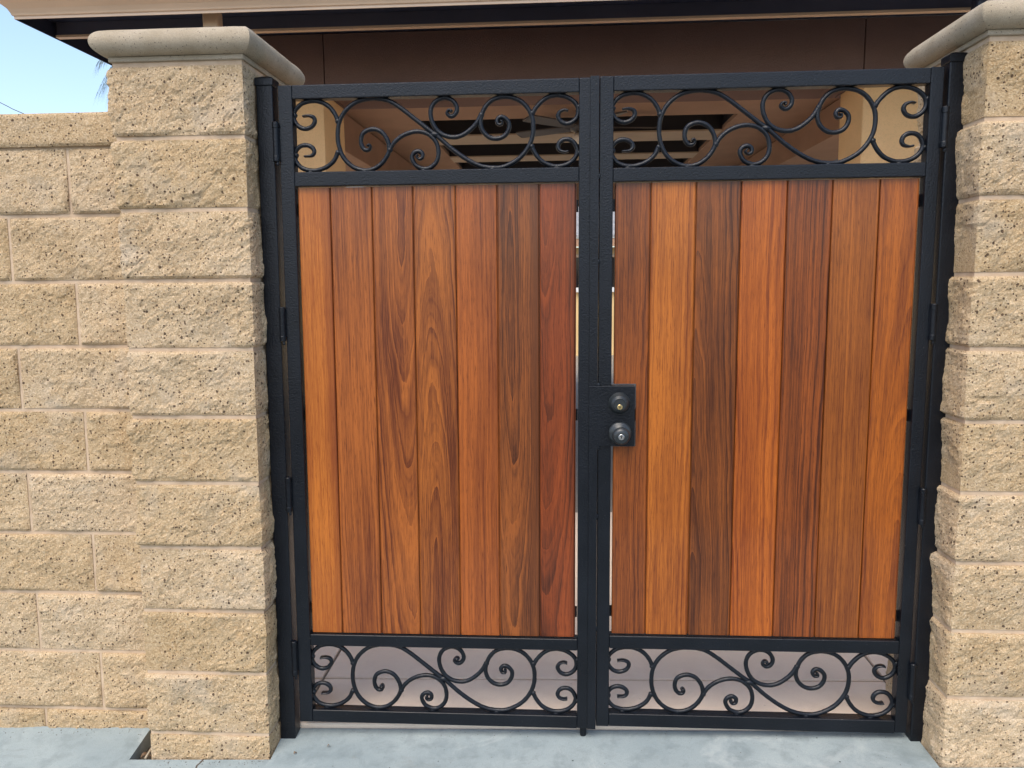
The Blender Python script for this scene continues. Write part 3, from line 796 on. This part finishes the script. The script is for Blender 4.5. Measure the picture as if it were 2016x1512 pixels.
# columns
for x0, x1, y0, y1 in ((-1.54, -1.139, 1.503, 1.868), (1.376, 1.78, 1.503, 1.815)):
    box("column", x0, x1, y0, y1, 0.0, 2.3395, TAN, H, 0.006, 2)
for x0, x1 in ((-1.95, -1.56), (1.875, 2.27)):
    box("column", x0, x1, 7.55, 7.94, 0.0, 2.365, TAN, H, 0.006, 2)
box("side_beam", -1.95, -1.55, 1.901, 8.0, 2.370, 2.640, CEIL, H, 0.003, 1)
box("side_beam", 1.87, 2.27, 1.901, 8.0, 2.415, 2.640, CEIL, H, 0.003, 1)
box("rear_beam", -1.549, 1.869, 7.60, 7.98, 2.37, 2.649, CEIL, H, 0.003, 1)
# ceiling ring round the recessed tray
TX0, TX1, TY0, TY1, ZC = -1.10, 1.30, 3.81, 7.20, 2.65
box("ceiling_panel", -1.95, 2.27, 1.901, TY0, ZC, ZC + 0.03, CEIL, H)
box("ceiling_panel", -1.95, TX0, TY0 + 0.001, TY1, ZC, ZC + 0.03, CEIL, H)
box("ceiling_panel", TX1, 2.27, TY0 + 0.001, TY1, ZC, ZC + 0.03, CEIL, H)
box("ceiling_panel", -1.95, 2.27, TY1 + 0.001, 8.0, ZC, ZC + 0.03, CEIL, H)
V = [(TX0, TY0, ZC + .031), (TX1, TY0, ZC + .031), (TX1, TY1, ZC + .031), (TX0, TY1, ZC + .031), (TX0, TY0, 2.93), (TX1, TY0, 2.93), (TX1, TY1, 2.93), (TX0, TY1, 2.93)]
mk("ceiling_tray", V, [[0, 1, 5, 4], [1, 2, 6, 5], [2, 3, 7, 6], [3, 0, 4, 7], [4, 5, 6, 7]], DARKW, H)
for y0, y1 in ((4.40, 4.83), (5.54, 5.87), (6.55, 6.88)):
    box("cross_beam", TX0 + 0.002, TX1 - 0.002, y0 + 0.012, y1, ZC + 0.002, ZC + 0.17, DARKW, H)  # tan beam's sides coloured dark to stand in for shade in the recess
    box("beam_casing", TX0 + 0.003, TX1 - 0.003, y0, y1 + 0.001, ZC - 0.012, ZC, BEAMT, H)
# downspouts dropping from the gutter behind the pillars
def downspout(x0, x1, y, mat):
    d = box("downspout", x0, x1, y, y + 0.055, 0.02, 2.560, mat, H, 0.012, 3)
    return d
downspout(-1.4825, -1.4155, 0.985, GUTTER); downspout(1.607, 1.664, 0.985, SLATE)  # right one gets a dark colour that stands in for shade
V, F = tube_vf([(1.690, 1.02, 0.0), (1.690, 1.02, 2.52)], 0.006, 10); mk("conduit", V, F, WHITE, H)

# ------------------------------------------------------------------ ceiling fan
fx, fy, fzc = 0.15, 3.55, 2.525
fan = root("ceiling_fan", (fx, fy, 2.65), "grey bladed ceiling fan with round light under the patio ceiling", "ceiling fan")
V, F = lathe_vf([(0.05, 0.0), (0.055, -0.01), (0.03, -0.03), (0.013, -0.035), (0.013, -0.07)], (fx, fy, 2.6495), 'Z', 20); mk("canopy", V, F, FANM, fan, smooth=True)
V, F = lathe_vf([(0.03, 0.06), (0.085, 0.05), (0.10, 0.02), (0.09, -0.02), (0.05, -0.035)], (fx, fy, fzc), 'Z', 28); mk("motor", V, F, FANM, fan, smooth=True)
V, F = lathe_vf([(0.055, 0.0), (0.075, -0.02), (0.075, -0.045), (0.05, -0.07), (0.01, -0.078)], (fx, fy, fzc - 0.036), 'Z', 24); mk("light_globe", V, F, GLOBE, fan, smooth=True)
for k in range(5):
    a = math.radians(8 + 72 * k); ca, sa = math.cos(a), math.sin(a)
    V = []
    for r_, wd in ((0.09, 0.02), (0.15, 0.040), (0.35, 0.055), (0.52, 0.058), (0.545, 0.04)):
        for s, up in ((-1, -0.010), (1, 0.010)):
            for t_ in (0, 0.008):
                V.append((fx + ca * r_ - sa * s * wd, fy + sa * r_ + ca * s * wd, fzc + up + t_))
    F = []
    for q in range(4):
        o = q * 4
        F += [[o, o + 2, o + 6, o + 4], [o + 1, o + 5, o + 7, o + 3], [o, o + 4, o + 5, o + 1], [o + 2, o + 3, o + 7, o + 6]]
    F += [[0, 1, 3, 2], [16, 18, 19, 17]]
    mk("blade", V, F, FANB, fan)

# ------------------------------------------------------------------ far building across the yard
FH = root("far_building", (0.5, 13.2, 0.0), "yellow stucco building with grey roof, seen through the gate's narrow slits", "building")
box("wall", -6.0, 7.0, 13.0, 13.3, -0.1, 2.06, YELLOW, FH)
for x in (-4.2, -1.2, 1.8, 4.6):
    wv_ = box("window", x - 0.2, x + 2.2, 12.97, 12.999, 1.31, 1.87, GLASSD, FH)
    box("sill", x - 0.28, x + 2.28, 12.93, 12.998, 1.215, 1.305, WHITE, wv_, 0.005, 1)
    box("frame", x - 0.2, x + 2.2, 12.95, 12.998, 1.875, 1.935, BEAMT, wv_)
box("fascia_board", -6.3, 7.3, 12.70, 12.74, 2.07, 2.22, CEIL, FH)
V = [(-6.4, 12.68, 2.225), (7.4, 12.68, 2.225), (7.4, 17.0, 3.5), (-6.4, 17.0, 3.5), (-6.4, 12.68, 2.28), (7.4, 12.68, 2.28), (7.4, 17.0, 3.56), (-6.4, 17.0, 3.56)]
mk("roof", V, [[0, 3, 2, 1], [4, 5, 6, 7], [0, 1, 5, 4], [1, 2, 6, 5], [2, 3, 7, 6], [3, 0, 4, 7]], ROOFT, FH)

# ------------------------------------------------------------------ palm far behind, cable, debris
pc = Vector((-7.72, 12.0, 5.55))
palm = root("palm_tree", (pc.x, pc.y, -0.14), "palm with drooping fronds peeking out below the eave", "palm tree")
V, F = tube_vf([(pc.x + 0.1 * math.sin(k * 0.6), pc.y, -0.14 + (pc.z + 0.14) * k / 10) for k in range(11)], [0.2 - 0.006 * k for k in range(11)], 12)
mk("trunk", V, F, BARK, palm, smooth=True)
random.seed(9); V, F = [], []
for fr in range(26):
    az = random.uniform(0, 6.283); L = random.uniform(0.55, 0.80); up = random.uniform(-0.5, 0.45)
    prev = None
    for s in range(11):
        t_ = s / 10
        c = pc + Vector((math.cos(az) * L * t_ * 0.85, math.sin(az) * L * t_ * 0.85, L * (up * t_ - 0.9 * t_ * t_)))
        if s:
            for sd2 in (-1, 1):
                sdv = Vector((-math.sin(az), math.cos(az), 0)) * sd2
                for q in range(2):
                    b0 = prev.lerp(c, q * 0.5)
                    tip = b0 + sdv * 0.10 * (1 - 0.5 * t_) + Vector((math.cos(az) * 0.10, math.sin(az) * 0.10, -0.20 - 0.10 * random.random()))
                    d = (c - prev).normalized() * 0.012
                    o = len(V); V += [tuple(b0 - d), tuple(b0 + d), tuple(tip)]; F.append([o, o + 1, o + 2])
            o = len(V); V += [tuple(prev + Vector((0, 0, .01))), tuple(prev - Vector((0, 0, .01))), tuple(c)]; F.append([o, o + 1, o + 2])
        prev = c
mk("crown", V, F, LEAF, palm)

V, F = tube_vf(catmull([(-22.0, 18.0, 9.95), (-17.0, 18.0, 7.40), (-14.46, 18.0, 6.13), (-13.74, 18.0, 5.79), (-10.0, 18.0, 4.2), (-6.0, 18.0, 2.9)], 6), 0.010, 6)
tag(mk("utility_cable", V, F, STEEL), "thin dark cable sloping down the sky above the wall", "cable")

random.seed(21)
def twig(a, b, r, label):
    P = catmull([a, tuple((np.array(a) + np.array(b)) / 2 + np.array((random.uniform(-.006, .006), 0, random.uniform(0, .008)))), b], 5)
    V, F = tube_vf(P, np.linspace(r, r * 0.5, len(P)), 6)
    tag(mk("dry_stalk", V, F, DRYS), label, "stalk")
DRYS = m_plain("pale_dry_stalk", (0.42, 0.34, 0.24), 0.8, 0, 120, 0.001, 0.15)
twig((-1.328, -0.093, -0.060), (-1.318, 0.02, -0.045), 0.0036, "pale dry stalk lying in the soil gap at the pillar's foot")
def leaf_at(x, y, z, s, rot, label):
    V = []
    for k in range(7):
        t_ = k / 6; wd = s * 0.28 * math.sin(math.pi * (0.08 + 0.9 * t_))
        for sd2 in (-1, 0, 1):
            lx, ly = (t_ - 0.5) * s, sd2 * wd
            V.append((x + lx * math.cos(rot) - ly * math.sin(rot), y + lx * math.sin(rot) + ly * math.cos(rot), z + 0.003 + abs(sd2) * wd * 0.5 + 0.006 * math.sin(t_ * 5)))
    F = [[3 * k + q, 3 * k + q + 1, 3 * k + q + 4, 3 * k + q + 3] for k in range(6) for q in range(2)]
    tag(mk("dry_leaf", V, F, DRY), label, "leaf")
leaf_at(-1.345, -0.055, -0.078, 0.035, 0.7, "curled brown leaf in the soil gap beside the pillar")
leaf_at(-1.335, -0.015, -0.074, 0.028, 2.1, "smaller brown leaf deep in the soil gap near the wall")
leaf_at(-0.845, -0.075, gz(-0.845, -0.075), 0.014, 1.2, "tiny dark leaf bit on the concrete near the left pillar's corner")
leaf_at(-0.745, -0.045, gz(-0.745, -0.045), 0.012, 0.5, "tiny dark leaf bit on the concrete in front of the left leaf")

# grit swept against the masonry and the threshold
random.seed(33); V, F = [], []
spots = [(-1.29, -0.92, -0.105, 60), (1.08, 1.5, -0.150, 40)]
def grain(x, y, z, s):
    o = len(V)
    for dx, dy, dz in ((1, 0, 0), (-.6, .8, 0), (-.5, -.9, 0), (0, 0, 1.1)): V.append((x + dx * s * random.uniform(.6, 1), y + dy * s * random.uniform(.6, 1), z + dz * s * random.uniform(.5, 1)))
    F.extend([[o, o + 1, o + 3], [o + 1, o + 2, o + 3], [o + 2, o, o + 3]])
for xa, xb, yc, nn in spots:
    for k in range(nn):
        x = random.uniform(xa, xb); y = yc - abs(random.gauss(0, 0.012)); grain(x, y, gz(x, y), random.uniform(0.001, 0.003))
for k in range(150):
    x = random.uniform(-0.87, 1.08); y = random.uniform(0.0, 0.043) if k % 2 else random.uniform(-0.25, 0.04); grain(x, y, gz(x, y), random.uniform(0.0007, 0.0022))
for k in range(70):
    x = random.uniform(-2.2, -1.38); y = 0.03 - abs(random.gauss(0, 0.02)); grain(x, y, gz(x, y), random.uniform(0.001, 0.003))
tag(mk("grit", V, F, SOIL), "dark sandy grit scattered along the foot of the masonry", "grit", kind="stuff")
